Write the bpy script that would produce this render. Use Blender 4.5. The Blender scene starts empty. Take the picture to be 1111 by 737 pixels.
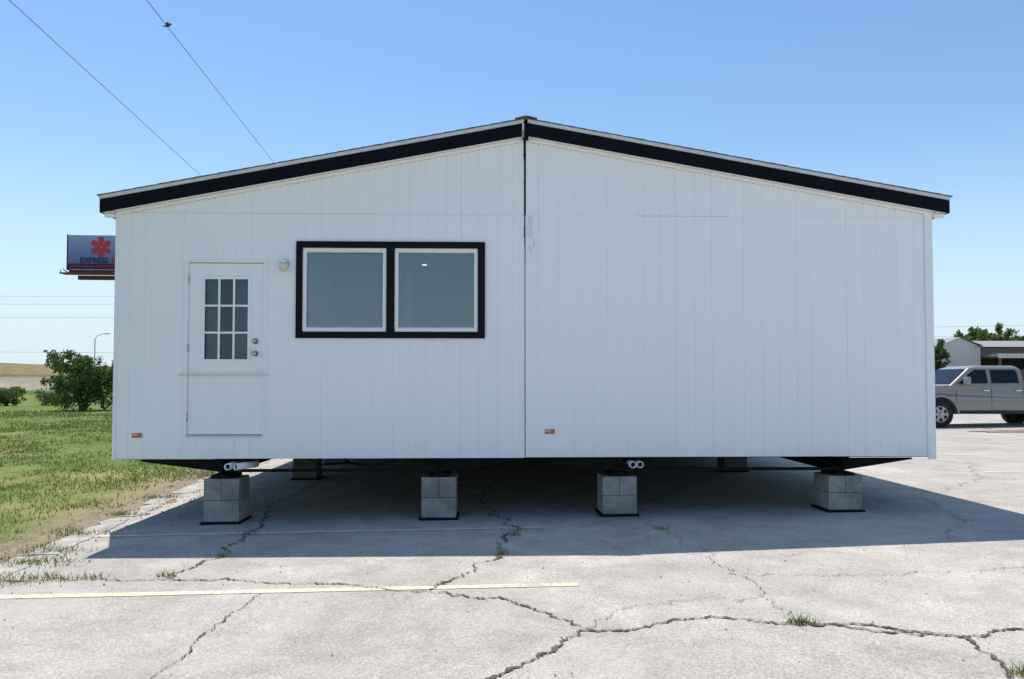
import bpy, bmesh, math, random
import numpy as np
from mathutils import Vector, Matrix, noise
random.seed(7); rng=np.random.default_rng(7)
sc=bpy.context.scene
sc.view_settings.view_transform='Standard'
try: sc.view_settings.look='None'
except Exception: pass
sc.view_settings.exposure=0

# ---------------------------------------------------------------- helpers
def gz(x,y=0):
    return 0.014*(min(max(x,-20),25)+3.1)
def link(o,parent=None):
    sc.collection.objects.link(o)
    if parent: o.parent=parent
    return o
def mesh(name,v,f,mat=None,parent=None,smooth=False):
    m=bpy.data.meshes.new(name); m.from_pydata([tuple(p) for p in v],[],f); m.update()
    if smooth: m.polygons.foreach_set('use_smooth',[True]*len(m.polygons))
    o=bpy.data.objects.new(name,m)
    if mat: m.materials.append(mat)
    return link(o,parent)
def empty(name,loc=(0,0,0),rz=0):
    o=bpy.data.objects.new(name,None); o.location=loc; o.rotation_euler=(0,0,rz); o.empty_display_size=.3
    return link(o)
BF=[(0,3,2,1),(4,5,6,7),(0,1,5,4),(1,2,6,5),(2,3,7,6),(3,0,4,7)]
def box(name,x0,x1,y0,y1,z0,z1,mat,parent=None,bev=0):
    v=[(x0,y0,z0),(x1,y0,z0),(x1,y1,z0),(x0,y1,z0),(x0,y0,z1),(x1,y0,z1),(x1,y1,z1),(x0,y1,z1)]
    o=mesh(name,v,BF,mat,parent)
    if bev:
        b=o.modifiers.new('b','BEVEL'); b.width=bev; b.segments=2
    return o
def prism(name,pts,axis,a0,a1,mat,parent=None,bev=0):
    n=len(pts); v=[]
    for a in (a0,a1):
        for p in pts:
            v.append((p[0],a,p[1]) if axis=='y' else ((a,p[0],p[1]) if axis=='x' else (p[0],p[1],a)))
    f=[tuple(range(n)),tuple(range(2*n-1,n-1,-1))]
    f+=[(i,i+n,(i+1)%n+n,(i+1)%n) for i in range(n)]
    o=mesh(name,v,f,mat,parent)
    bm=bmesh.new(); bm.from_mesh(o.data); bmesh.ops.recalc_face_normals(bm,faces=bm.faces); bm.to_mesh(o.data); bm.free()
    if bev:
        b=o.modifiers.new('b','BEVEL'); b.width=bev; b.segments=3; b.limit_method='ANGLE'
    return o
def tube(name,pts,r,mat,parent=None,seg=8,r2=None,cap=True):
    pts=[Vector(p) for p in pts]; v=[];f=[]
    n=len(pts)
    for i,p in enumerate(pts):
        d=(pts[min(i+1,n-1)]-pts[max(i-1,0)]).normalized()
        up=Vector((0,0,1)) if abs(d.z)<.9 else Vector((1,0,0))
        a=d.cross(up).normalized(); b=d.cross(a)
        rr=r if r2 is None else r+(r2-r)*i/(n-1)
        for k in range(seg):
            t=2*math.pi*k/seg; v.append(p+a*math.cos(t)*rr+b*math.sin(t)*rr)
    for i in range(n-1):
        for k in range(seg):
            f.append((i*seg+k,i*seg+(k+1)%seg,(i+1)*seg+(k+1)%seg,(i+1)*seg+k))
    if cap: f.append(tuple(range(seg))); f.append(tuple(range(n*seg-1,(n-1)*seg-1,-1)))
    return mesh(name,v,f,mat,parent,smooth=seg>6)
def ball(name,loc,r,mat,parent,sc_=(1,1,1)):
    o=mesh(name,[],[],mat,parent); bm=bmesh.new(); bmesh.ops.create_uvsphere(bm,u_segments=20,v_segments=12,radius=r); bm.to_mesh(o.data); bm.free(); o.location=loc; o.scale=sc_
    for p in o.data.polygons: p.use_smooth=True
    return o

class NT:
    def __init__(s,name):
        s.m=bpy.data.materials.new(name); s.m.use_nodes=True; s.t=s.m.node_tree; s.t.nodes.clear()
        s.out=s.n('ShaderNodeOutputMaterial'); s.b=s.n('ShaderNodeBsdfPrincipled'); s.l(s.b.outputs[0],s.out.inputs[0])
    def n(s,t,**k):
        nd=s.t.nodes.new(t)
        for a,b in k.items(): setattr(nd,a,b)
        return nd
    def l(s,a,b): s.t.links.new(a,b)
    def pos(s): 
        return s.n('ShaderNodeNewGeometry').outputs['Position']
    def noise(s,scale,detail=4,rough=.55,vec=None,dist=0):
        nd=s.n('ShaderNodeTexNoise'); nd.inputs['Scale'].default_value=scale; nd.inputs['Detail'].default_value=detail
        nd.inputs['Roughness'].default_value=rough; nd.inputs['Distortion'].default_value=dist
        s.l(vec if vec is not None else s.pos(),nd.inputs['Vector']); return nd.outputs['Fac']
    def ramp(s,fac,stops):
        r=s.n('ShaderNodeValToRGB'); e=r.color_ramp.elements
        while len(e)<len(stops): e.new(.5)
        for i,(p,c) in enumerate(stops):
            e[i].position=p; e[i].color=(c[0],c[1],c[2],1) if not isinstance(c,(int,float)) else (c,c,c,1)
        s.l(fac,r.inputs[0]); return r.outputs[0]
    def mix(s,fac,a,b,mode='MIX'):
        m=s.n('ShaderNodeMix',data_type='RGBA',blend_type=mode)
        for i,val in ((0,fac),(6,a),(7,b)):
            if isinstance(val,(int,float)) : m.inputs[i].default_value=val if i==0 else (val,val,val,1)
            elif isinstance(val,tuple): m.inputs[i].default_value=(*val,1)
            else: s.l(val,m.inputs[i])
        return m.outputs[2]
    def math(s,op,a,b=0.0):
        m=s.n('ShaderNodeMath',operation=op)
        for i,val in enumerate((a,b)):
            if isinstance(val,(int,float)): m.inputs[i].default_value=val
            else: s.l(val,m.inputs[i])
        return m.outputs[0]
    def col(s,c): 
        if isinstance(c,tuple): s.b.inputs['Base Color'].default_value=(*c,1)
        else: s.l(c,s.b.inputs['Base Color'])
    def bump(s,h,st=.3,d=.01):
        b=s.n('ShaderNodeBump'); b.inputs['Strength'].default_value=st; b.inputs['Distance'].default_value=d
        s.l(h,b.inputs['Height']); s.l(b.outputs[0],s.b.inputs['Normal'])
    def set(s,**k):
        for a,v in k.items(): s.b.inputs[a.replace('_',' ')].default_value=v
def simple(name,c,rough=.6,metal=0,nz=.12,scale=8,spec=.5):
    t=NT(name); t.set(Roughness=rough,Metallic=metal)
    t.b.inputs['Specular IOR Level'].default_value=spec
    f=t.noise(scale,3); a=tuple(x*(1-nz) for x in c); b=tuple(min(1,x*(1+nz)) for x in c)
    t.col(t.ramp(f,[(.3,a),(.7,b)])); return t.m

# ---------------------------------------------------------------- materials
def make_asphalt():
    t=NT('asphalt_aged'); p=t.pos()
    big=t.noise(.35,4,.6,p); mid=t.noise(3,5,.65,p); fine=t.noise(60,2,.7,p)
    vo=t.n('ShaderNodeTexVoronoi'); vo.inputs['Scale'].default_value=95; t.l(p,vo.inputs['Vector'])
    c=t.ramp(big,[(.3,(.395,.358,.312)),(.5,(.46,.42,.37)),(.7,(.535,.485,.425))])
    c=t.mix(.55,c,t.ramp(mid,[(.25,(.62,.61,.60)),(.75,(1.25,1.24,1.22))]),'MULTIPLY')
    sp=t.n('ShaderNodeSeparateColor'); t.l(vo.outputs['Color'],sp.inputs[0])
    c=t.mix(.42,c,t.ramp(sp.outputs[0],[(0,.45),(.5,.98),(1,1.5)]),'MULTIPLY')
    c=t.mix(.25,c,t.ramp(fine,[(.3,.4),(.7,1.5)]),'MULTIPLY')
    w=t.n('ShaderNodeTexNoise'); w.inputs['Scale'].default_value=1.6; w.inputs['Detail'].default_value=5; t.l(p,w.inputs['Vector'])
    va=t.n('ShaderNodeVectorMath',operation='MULTIPLY_ADD'); t.l(w.outputs['Color'],va.inputs[0]); va.inputs[1].default_value=(.9,.9,0); t.l(p,va.inputs[2])
    ve=t.n('ShaderNodeTexVoronoi',feature='DISTANCE_TO_EDGE'); ve.inputs['Scale'].default_value=.75; t.l(va.outputs[0],ve.inputs['Vector'])
    ck=t.ramp(ve.outputs['Distance'],[(0,1),(.003,.9),(.008,0)])
    gate=t.ramp(t.noise(.5,3,.5,p),[(.48,0),(.64,1)])
    ck=t.math('MULTIPLY',ck,gate)
    c=t.mix(t.math('MULTIPLY',ck,.42),c,(.16,.13,.10))
    st=t.ramp(t.noise(1.1,4,.6,p,.5),[(.52,0),(.74,1)])
    c=t.mix(t.math('MULTIPLY',st,.30),c,(.24,.205,.165))
    # pale worn areas where fines have washed out
    pw=t.ramp(t.noise(.7,5,.7,p,1.2),[(.52,0),(.66,1)])
    c=t.mix(t.math('MULTIPLY',pw,.28),c,(.58,.53,.46))
    v2=t.n('ShaderNodeTexVoronoi'); v2.inputs['Scale'].default_value=7; t.l(p,v2.inputs['Vector'])
    s2=t.n('ShaderNodeSeparateColor'); t.l(v2.outputs['Color'],s2.inputs[0])
    spot=t.math('MULTIPLY',t.ramp(v2.outputs['Distance'],[(.05,1),(.11,0)]),t.ramp(s2.outputs[0],[(.84,0),(.86,1)]))
    c=t.mix(t.math('MULTIPLY',spot,.45),c,(.16,.13,.11))
    t.col(c); t.set(Roughness=.92); t.b.inputs['Specular IOR Level'].default_value=.12
    t.bump(vo.outputs['Distance'],.35,-.004); return t.m
M_asph=make_asphalt()
def make_ground():
    t=NT('grass_ground'); p=t.pos()
    a=t.noise(.16,5,.65,p); b=t.noise(1.2,5,.7,p); c0=t.noise(25,3,.7,p)
    c=t.ramp(a,[(.32,(.10,.165,.035)),(.5,(.16,.21,.055)),(.62,(.29,.27,.115)),(.72,(.17,.215,.06))])
    c=t.mix(.75,c,t.ramp(b,[(.3,(.55,.58,.55)),(.7,(1.3,1.22,1.2))]),'MULTIPLY')
    c=t.mix(.5,c,t.ramp(c0,[(.3,.4),(.7,1.5)]),'MULTIPLY')
    s=t.n('ShaderNodeSeparateXYZ'); t.l(p,s.inputs[0])
    d=t.math('ADD',s.outputs[0],t.math('MULTIPLY',s.outputs[1],.088))
    d=t.math('ADD',d,4.75)
    d=t.math('ADD',d,t.math('MULTIPLY',t.noise(1.1,5,.7,p),1.7))
    k=t.ramp(d,[(0,0),(.65,1)])
    c=t.mix(k,c,t.ramp(c0,[(.3,(.20,.145,.09)),(.7,(.38,.30,.205))]))
    t.col(c); t.set(Roughness=1); t.b.inputs['Specular IOR Level'].default_value=.1
    t.bump(c0,.6,.04); return t.m
M_gnd=make_ground()
def leafmat(name,c1,c2,c3,tr=.25,patch=False):
    t=NT(name); g=t.n('ShaderNodeNewGeometry')
    r=t.ramp(g.outputs['Random Per Island'],[(0,c1),(.5,c2),(1,c3)])
    if patch: r=t.mix(.8,r,t.ramp(t.noise(.5,4,.65),[(.35,(.55,.65,.5)),(.55,(1.0,1.0,.95)),(.68,(1.5,1.25,1.3))]),'MULTIPLY')
    t.col(r); t.set(Roughness=.7); t.b.inputs['Specular IOR Level'].default_value=.2
    tl=t.n('ShaderNodeBsdfTranslucent'); t.l(r,tl.inputs[0]); mx=t.n('ShaderNodeMixShader'); mx.inputs[0].default_value=tr
    t.l(t.b.outputs[0],mx.inputs[1]); t.l(tl.outputs[0],mx.inputs[2]); t.l(mx.outputs[0],t.out.inputs[0]); return t.m
M_blade=leafmat('grass_blades',(.09,.165,.03),(.165,.23,.05),(.36,.33,.14),.3,True)
M_leaf=leafmat('foliage',(.06,.105,.025),(.10,.165,.04),(.19,.25,.07),.35)
M_leafd=leafmat('foliage_dark',(.03,.06,.018),(.055,.10,.025),(.09,.14,.04))
def make_siding():
    t=NT('white_painted_siding'); p=t.pos()
    m=t.n('ShaderNodeMapping'); m.inputs['Scale'].default_value=(9,9,.5); t.l(p,m.inputs[0])
    st=t.noise(1.6,4,.6,m.outputs[0]); bg=t.noise(.7,3,.6,p)
    c=t.ramp(bg,[(.3,(.915,.915,.92)),(.7,(.945,.945,.945))])
    c=t.mix(.5,c,t.ramp(st,[(.3,(.955,.955,.96)),(.7,(1.02,1.02,1.02))]),'MULTIPLY')
    s=t.n('ShaderNodeSeparateXYZ'); t.l(p,s.inputs[0])
    z=t.math('ADD',s.outputs[2],t.math('MULTIPLY',t.noise(3,4,.7,p),.35))
    mr=t.n('ShaderNodeMapRange'); mr.inputs[1].default_value=.85; mr.inputs[2].default_value=1.15; mr.inputs[3].default_value=.25; mr.inputs[4].default_value=0; t.l(z,mr.inputs[0])
    c=t.mix(mr.outputs[0],c,(.70,.68,.64))
    t.col(c); t.set(Roughness=.6); t.b.inputs['Specular IOR Level'].default_value=.4; t.bump(st,.15,.006); return t.m
M_side=make_siding()
M_white=simple('white_trim',(.91,.91,.915),.45,nz=.03)
M_door=simple('white_door_paint',(.91,.912,.92),.35,nz=.02)
M_black=simple('black_paint',(.006,.006,.008),.6,nz=.25,spec=.15)
M_navy=simple('fascia_dark_paint',(.004,.0055,.010),.7,nz=.3,scale=4,spec=.12)
M_steel=simple('black_steel',(.012,.012,.013),.85,nz=.3,spec=.08)
M_belly=simple('belly_membrane',(.008,.008,.009),.95,nz=.3,spec=.05)
M_drip=simple('drip_edge_metal',(.66,.66,.67),.4,nz=.1)
M_shing=simple('shingles',(.13,.125,.12),.95,nz=.5,scale=14,spec=.1)
M_wood=simple('raw_wood',(.38,.27,.16),.8,nz=.3,scale=15)
def make_cmu(name,k):
    t=NT(name); a=t.noise(5,4); b=t.noise(70,3,.8); st=t.noise(2.2,4,.7)
    c=t.ramp(a,[(.3,(.31*k,.295*k,.275*k)),(.7,(.43*k,.41*k,.38*k))]); c=t.mix(.6,c,t.ramp(b,[(.3,.55),(.7,1.25)]),'MULTIPLY')
    c=t.mix(.6,c,t.ramp(st,[(.4,.5),(.6,1.1)]),'MULTIPLY')
    t.col(c); t.set(Roughness=.95); t.bump(b,.6,.006); return t.m
M_cmu=make_cmu('concrete_block',.95); M_cmu_shade=make_cmu('concrete_block_shaded',.38)  # rear-pier blocks: under-house shade put into a darker copy of the concrete
M_conc=simple('kerb_concrete',(.40,.36,.31),.95,nz=.35,scale=5)
M_crack=simple('crack_fill',(.105,.084,.062),1,nz=.7,scale=12)
M_pvc=simple('white_pipe',(.8,.8,.78),.4,nz=.05)
M_metal=simple('satin_nickel',(.6,.58,.55),.3,1,nz=.05)
M_tag=simple('orange_tag',(.55,.16,.07),.6,nz=.3,scale=60)
M_cream=simple('frosted_lamp_glass',(.75,.70,.58),.3,nz=.05)
M_room=simple('interior_paint',(.72,.76,.77),.7,nz=.03)
M_roomd=simple('interior_floor',(.25,.20,.16),.5,nz=.2)
def make_stripe():
    t=NT('faded_parking_paint'); p=t.pos()
    m=t.ramp(t.noise(22,5,.8,p),[(.42,0),(.56,1)]); m2=t.ramp(t.noise(1.3,3,.6,p),[(.3,.35),(.6,1)])
    c=t.ramp(t.noise(3,3,.6,p),[(.3,(.74,.63,.38)),(.7,(.82,.73,.51))])
    c=t.mix(t.math('MULTIPLY',m,m2),c,(.45,.41,.35)); t.col(c); t.set(Roughness=.9); return t.m
M_stripe=make_stripe()
def make_glass(name,refl=.16,tint=(.62,.74,.78)):
    t=NT(name); t.t.nodes.remove(t.b)
    tr=t.n('ShaderNodeBsdfTransparent'); tr.inputs[0].default_value=(*tint,1)
    gl=t.n('ShaderNodeBsdfGlossy'); gl.inputs['Roughness'].default_value=.015; gl.inputs[0].default_value=(.72,.92,1,1)
    fr=t.n('ShaderNodeFresnel'); fr.inputs[0].default_value=1.5
    f=t.math('ADD',fr.outputs[0],refl)
    mx=t.n('ShaderNodeMixShader'); t.l(f,mx.inputs[0]); t.l(tr.outputs[0],mx.inputs[1]); t.l(gl.outputs[0],mx.inputs[2]); t.l(mx.outputs[0],t.out.inputs[0]); return t.m
M_glass=make_glass('window_glass',.15,(.70,.80,.84))
M_dglass=make_glass('door_glass',.03)

# ---------------------------------------------------------------- ground
def sheet(name,xs,ys,dz,mat,zf=gz,parent=None):
    v=[(x,y,zf(x,y)+dz) for y in ys for x in xs]; nx=len(xs)
    f=[(j*nx+i,j*nx+i+1,(j+1)*nx+i+1,(j+1)*nx+i) for j in range(len(ys)-1) for i in range(nx-1)]
    return mesh(name,v,f,mat,parent)
sheet('ground',[-3000,-300,-60,-20,25,60,300,3000],[-600,-60,60,300,1000,4000],0,M_gnd)
def edge(y): return -4.6-.088*y
v=[];f=[];ys=np.concatenate([np.arange(-40,-4,2.0),np.arange(-4,14,.06),np.arange(14,48,2.0)])
for i,y in enumerate(ys):
    e=edge(y)+.10+.40*noise.noise(Vector((0,y*.8,0)))+.22*noise.noise(Vector((3,y*3,0)))+.1*noise.noise(Vector((3,y*9,3)))
    v+= [(e,y,gz(e)+.004),(25,y,gz(25)+.004),(75,y,gz(75)+.004)]
    if i: b=3*i; f+=[(b-3,b-2,b+1,b),(b-2,b-1,b+2,b+1)]
mesh('parking_lot',v,f,M_asph)
g=empty('concrete_kerb')
y=-2.6;k=0
while y<13:
    L=random.uniform(.7,2.1); o=random.uniform(-.08,.08); w=random.uniform(.20,.34)
    xa=edge(y)+.20+o; xb=edge(y+L)+.20+o+random.uniform(-.05,.05); z=gz(xa)
    n=20; pl=[];pr=[]
    for i in range(n+1):
        t=i/n; xx=xa+(xb-xa)*t; yy=y+L*t
        e=1-max(0,abs(t-.5)*2-.8)*2.0*random.uniform(.3,1)
        pl.append((xx-w/2*e+.12*noise.noise(Vector((yy*4,k,0))),yy)); pr.append((xx+w/2*e+.14*noise.noise(Vector((yy*4,k+9,0))),yy))
    prism('slab_%d'%k,pl+pr[::-1],'z',z-.02,z+random.uniform(.010,.022),M_conc,g,.004); k+=1
    y+=L+random.uniform(.02,.25)
def stripe(x0,x1,y,w=.1):
    return sheet('painted_stall_line',list(np.linspace(x0,x1,3)),[y-w/2,y+w/2],.008,M_stripe)
stripe(-4.35,.70,-2.80,.10); stripe(-4.4,.75,-.50,.085)
for yy in (3.4,6.1,8.8): stripe(8.2,13.2,yy)
for yy in (3.2,5.6): stripe(-3.8,.7,yy)
cr=[]
def crack(pts,w=.02,amp=.06,nm='x'):
    w*=.62
    P=[Vector((a,b,0)) for a,b in pts]; out=[]
    for i in range(len(P)-1):
        n=max(2,int((P[i+1]-P[i]).length/.015))
        for k in range(n): out.append(P[i].lerp(P[i+1],k/n))
    out.append(P[-1]); s=random.random()*100; v=[];f=[]
    for i,p in enumerate(out):
        d=(out[min(i+4,len(out)-1)]-out[max(i-4,0)]).normalized(); nn=Vector((-d.y,d.x,0))
        q=p+nn*(amp*noise.noise(Vector((i*.042,s,0)))+amp*.6*noise.noise(Vector((i*.16,s,5)))+amp*.35*noise.noise(Vector((i*.6,s,7))))
        ww=w*(.12+1.4*abs(noise.noise(Vector((i*.11,s,9))))+.9*abs(noise.noise(Vector((i*.7,s,2)))))*min(1,(len(out)-i)/20+.2)
        for sg in (-1,1):
            r=q+nn*sg*ww*(1+.8*noise.noise(Vector((i*1.3,s,sg*3)))); v.append((r.x,r.y,gz(r.x)+.012))
        if i: f.append((2*i-2,2*i-1,2*i+1,2*i))
    cr.append((v,f))
crack([(-.25,-5.0),(0,-4.65),(.385,-4.17),(.645,-3.9),(1.02,-3.84),(1.5,-3.65),(1.99,-3.86),(2.46,-4.02),(2.91,-4.15),(3.37,-4.09),(5,-4.3)],.032,.09)
crack([(2.0,-3.84),(2.46,-3.93),(2.9,-4.12)],.020,.07)
crack([(2.91,-4.15),(2.88,-4.49),(2.69,-4.85),(2.7,-5.3)],.028)
crack([(-4.3,-2.35),(-3.67,-2.3),(-2.73,-2.34),(-1.51,-2.6),(-.44,-2.88),(.19,-3.25),(.645,-3.9)],.019,.08)
crack([(-.44,-2.88),(.03,-2.0),(.29,-.55),(-.14,1.3),(.1,3.5)],.025,.12)
crack([(-1.76,-2.9),(-1.84,-3.8),(-1.84,-4.4),(-1.95,-5.2)],.013)
crack([(-2.73,-2.34),(-2.52,-1.64),(-2.62,-.35),(-2.9,1.5),(-2.8,4)],.025,.1)
crack([(1.76,.2),(1.91,-1.35),(2.05,-2.6),(2.03,-3.25),(1.99,-3.86)],.008,.1)
crack([(2.05,-2.6),(3.1,-2.75),(4.4,-2.6),(6,-2.8)],.008,.1)
crack([(.03,-2.0),(-.9,-1.9),(-2.0,-2.0),(-2.52,-1.64)],.005,.1)
crack([(.6,-3.9),(.9,-3.5),(1.3,-3.3),(2.03,-3.25)],.007,.1)
crack([(4.5,-1.5),(5.2,-.6),(5.8,1.2),(7.5,2.5),(9,5)],.012,.15)
crack([(7.5,2.5),(9.5,2.2),(14,2.6)],.014,.2)
crack([(7,6.5),(10,7),(16,6.4)],.018,.2)
V=[];F=[]
for v,f in cr:
    o=len(V); V+=v; F+=[tuple(i+o for i in q) for q in f]
mesh('pavement_cracks',V,F,M_crack)

def blades(name,P,h,w,mat):
    n=len(P); ang=rng.uniform(0,2*math.pi,n); H=h*rng.uniform(.5,1.4,n); W=w*rng.uniform(.6,1.3,n)
    dx=np.cos(ang)*W; dy=np.sin(ang)*W; lx=rng.normal(0,.5,n)*H; ly=rng.normal(0,.5,n)*H
    a=P.copy(); a[:,0]-=dx; a[:,1]-=dy; b=P.copy(); b[:,0]+=dx; b[:,1]+=dy
    c=P.copy(); c[:,0]+=lx; c[:,1]+=ly; c[:,2]+=H
    v=np.stack([a,b,c],1).reshape(-1,3)
    m=bpy.data.meshes.new(name); m.vertices.add(3*n); m.vertices.foreach_set('co',v.ravel())
    m.loops.add(3*n); m.loops.foreach_set('vertex_index',np.arange(3*n,dtype=np.int32))
    m.polygons.add(n); m.polygons.foreach_set('loop_start',np.arange(0,3*n,3,dtype=np.int32))
    m.update(calc_edges=True); m.validate(); m.materials.append(mat)
    return link(bpy.data.objects.new(name,m))
N=120000
yy=-3.5+45*rng.random(N)**1.7
dd=rng.random(N)**1.3*(6+yy.clip(0)*.75)
xx=-4.6-.088*yy-dd+.1
keep=[]
for i in range(N):
    nz=noise.noise(Vector((xx[i]*.9,yy[i]*.9,0)))+.6*noise.noise(Vector((xx[i]*3,yy[i]*3,4)))+.8*noise.noise(Vector((xx[i]*.25,yy[i]*.25,9)))
    thin=min(1,dd[i]/1.2)
    keep.append(nz*1.0+.0+thin*.5>random.random()*.9)
keep=np.array(keep); xx=xx[keep]; yy=yy[keep]
P=np.stack([xx,yy,.014*(np.clip(xx,-20,25)+3.1)],1)
hh=.035+.05*(rng.random(len(P))**3)+.0010*yy.clip(0)
blades('grass',P,hh,.006+.0007*yy.clip(0),M_blade)
W=[]
def weed(x,y,n,r,h=.07):
    for i in range(int(n*.5)):
        W.append((x+random.gauss(0,r),y+random.gauss(0,r*.45),gz(x)+.01))
for x,y,n,r in [(2.02,-3.85,200,.045),(2.86,-4.75,200,.05),(-2.72,-2.3,100,.05),(-3.6,-2.3,220,.12),(-4.1,-2.3,500,.2),(-3.3,-2.3,100,.07),
                (-2.5,-1.62,80,.04),(-2.6,-.6,60,.05),(.1,-1.75,60,.04),(.25,-.9,90,.05),(1.85,-.75,90,.05),(-4.2,-1.7,500,.18),(-4.35,-1.2,350,.16),
                (-.1,.9,50,.05),(-4.5,-.4,400,.13),(-4.6,.8,400,.13),(-4.75,2.2,400,.15),(-4.45,-2.9,500,.2)]: weed(x,y,n,r)
W=np.array(W); blades('weeds',W,.03+.04*rng.random(len(W)),.0042,M_blade)
v=[];f=[]
for i in range(900):
    y=random.uniform(-3.5,9); x=edge(y)+random.gauss(.15,.35); s=random.uniform(.006,.022); z=gz(x)+.006+s*.4; k=len(v)
    if random.random()<.25: x=random.uniform(-4.3,5); y=random.uniform(-4.6,2); s*=.55; z=gz(x)+.006+s*.4
    for d in ((1,0,0),(-.9,.2,0),(0,1,0),(.1,-1,0),(0,0,.7),(0,0,-.6)): v.append((x+d[0]*s*random.uniform(.6,1.2),y+d[1]*s*random.uniform(.6,1.2),z+d[2]*s))
    for a,b in ((0,2),(2,1),(1,3),(3,0)): f+=[(k+a,k+b,k+4),(k+b,k+a,k+5)]
mesh('loose_gravel',v,f,M_conc)

# ---------------------------------------------------------------- house
H=empty('manufactured_house')
XL,XR,XS=-4.33,5.29,.42
RL,RR,RZ=-4.48,5.46,4.74; ZL,ZR=3.80,3.86
LEN=17.0; ZB=.77
def zr(x):
    return ZL+(x-RL)*(RZ-ZL)/(XS-RL) if x<=XS else RZ+(x-XS)*(ZR-RZ)/(RR-XS)
def panel(name,x0,x1,zb,zt,grooves,opens=()):
    pts=[(x0,0.0)]; ev=[]
    for gx in grooves:
        if x0+.02<gx<x1-.02 and all(abs(gx-e)>.015 for o in opens for e in (o[0],o[1])): ev.append(('g',gx))
    for o in opens: ev+=[('e',o[0]),('e',o[1])]
    for kx in sorted(ev,key=lambda e:e[1]):
        gx=kx[1]; r=random.Random(int(gx*1000)); hw=.0034+.0018*r.random(); dp=.004+.003*r.random()
        if kx[0]=='g': pts+=[(gx-hw,0),(gx-hw*.5,dp),(gx+hw*.5,dp),(gx+hw,0)]
        else: pts.append((gx,0))
    pts.append((x1,0)); v=[];f=[]
    for (a,ya),(b,yb) in zip(pts[:-1],pts[1:]):
        m=(a+b)/2; segs=[(zb(a),zb(b),zt(a),zt(b))]
        for o in opens:
            if o[0]<m<o[1]: segs=[(zb(a),zb(b),o[2],o[2]),(o[3],o[3],zt(a),zt(b))]
        for s in segs:
            if s[2]-s[0]<=0: continue
            i=len(v); v+=[(a,ya,s[0]),(b,yb,s[1]),(b,yb,s[3]),(a,ya,s[2])]; f.append((i,i+1,i+2,i+3))
    return mesh(name,v,f,M_side,H)
win=(-2.24,-.075,2.185,3.28); door=(-3.50,-2.62,1.03,3.055)
SEAM=3.627
gl=[XL+.13+.2032*i+(.0 if i%3 else .03) for i in range(30)]; gr=[.60+.2032*i+(.0 if i%4 else -.025) for i in range(30)]
top=lambda x:zr(x)-.205
panel('gable_siding_left_lower',XL,.408,lambda x:ZB,lambda x:min(SEAM-.0012,top(x)),gl,[win,door])
xs0=RL+(SEAM+.215-ZL)*(XS-RL)/(RZ-ZL)
panel('gable_siding_left_upper',max(xs0,XL),.400,lambda x:SEAM+.0012,top,gl)
panel('gable_siding_right_lower',.418,XR,lambda x:ZB+.006,lambda x:min(SEAM-.0008,top(x)),gr)
xs1=XS+(SEAM+.215-RZ)*(RR-XS)/(ZR-RZ)
panel('gable_siding_right_upper',.424,min(xs1,XR),lambda x:SEAM+.0008,top,gr)
M_seam=simple('seam_grey',(.62,.62,.63),.8)
for i,(a,b) in enumerate(((-2.86,-1.33),(1.73,2.83))): box('seam_strip_%d'%i,a,b,-.003,-.001,SEAM-.003,SEAM+.003,M_seam,H)  # thin grey strips along parts of the panel seam
def back(n,x0,x1,z0,z1): box('sheathing_'+n,x0,x1,.012,.09,z0,z1,M_white,H)
back('a',XL,door[0],ZB+.01,3.6); back('b',door[0],door[1],ZB+.01,door[2]); back('c',door[0],door[1],door[3],3.6)
back('d',door[1],win[0],ZB+.01,3.6); back('e',win[0],win[1],ZB+.01,win[2]); back('f',win[0],win[1],win[3],3.6)
back('g',win[1],.385,ZB+.01,3.6); back('h',.44,XR,ZB+.015,3.6)
prism('gable_backing_left',[(XL,3.602),(.385,3.602),(.385,top(.385)-.002),(XL,top(XL)-.002)],'y',.012,.09,M_white,H)
prism('gable_backing_right',[(.44,3.602),(XR,3.602),(XR,top(XR)-.002),(.44,top(.44)-.002)],'y',.012,.09,M_white,H)
box('marriage_line_gap',.385,.44,.05,.1,ZB,4.55,M_black,H)
v=[];f=[]
for i in range(260):
    t=i/259; z=1.0+t*(4.53-1.0)
    w=.0005+.013*max(0,(t-.55)/.45)**.7+.005*noise.noise(Vector((0,z*4,1)))+.004*noise.noise(Vector((0,z*22,1)))
    c=.411+.005*noise.noise(Vector((0,z*3,8)))
    v+=[(c-max(w,.0012),-.004,z),(c+max(w,.0012),-.004,z)]
    if i: f.append((2*i-2,2*i-1,2*i+1,2*i))
mesh('marriage_line_gasket',v,f,M_black,H)
M_teal=simple('pale_patch_compound',(.72,.82,.83),.8,nz=.08,scale=20)
def blob(name,cx,cz,rx,rz_,mat,y=-.003,s=0):
    n=24; v=[]
    for i in range(n):
        t=2*math.pi*i/n; r=1+.9*noise.noise(Vector((math.cos(t)*1.6,math.sin(t)*1.6,s)))
        v.append((cx+rx*r*math.cos(t),y,cz+rz_*r*math.sin(t)))
    mesh(name,v,[tuple(range(n))],mat,H)
blob('patch_compound_1',.475,3.48,.035,.14,M_teal,s=1); blob('patch_compound_2',.47,3.22,.02,.07,M_teal,s=4); blob('patch_compound_3',.52,3.30,.02,.04,M_teal,s=6)
box('corner_trim_right',XR-.085,XR+.012,-.018,0.0-.002,ZB-.03,top(XR)-.005,M_white,H,.003)
box('corner_trim_left',XL-.012,XL+.022,-.016,-.002,ZB-.01,top(XL)-.005,M_white,H,.003)
box('side_wall_left',XL-.01,XL+.09,.092,LEN,ZB,3.60,M_side,H)
box('side_wall_right',XR-.09,XR+.01,.092,LEN,ZB,3.62,M_side,H)
prism('back_wall',[(XL,ZB),(XR,ZB),(XR,top(XR)),(XS,top(XS)),(XL,top(XL))],'y',LEN,LEN+.1,M_side,H)
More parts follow.
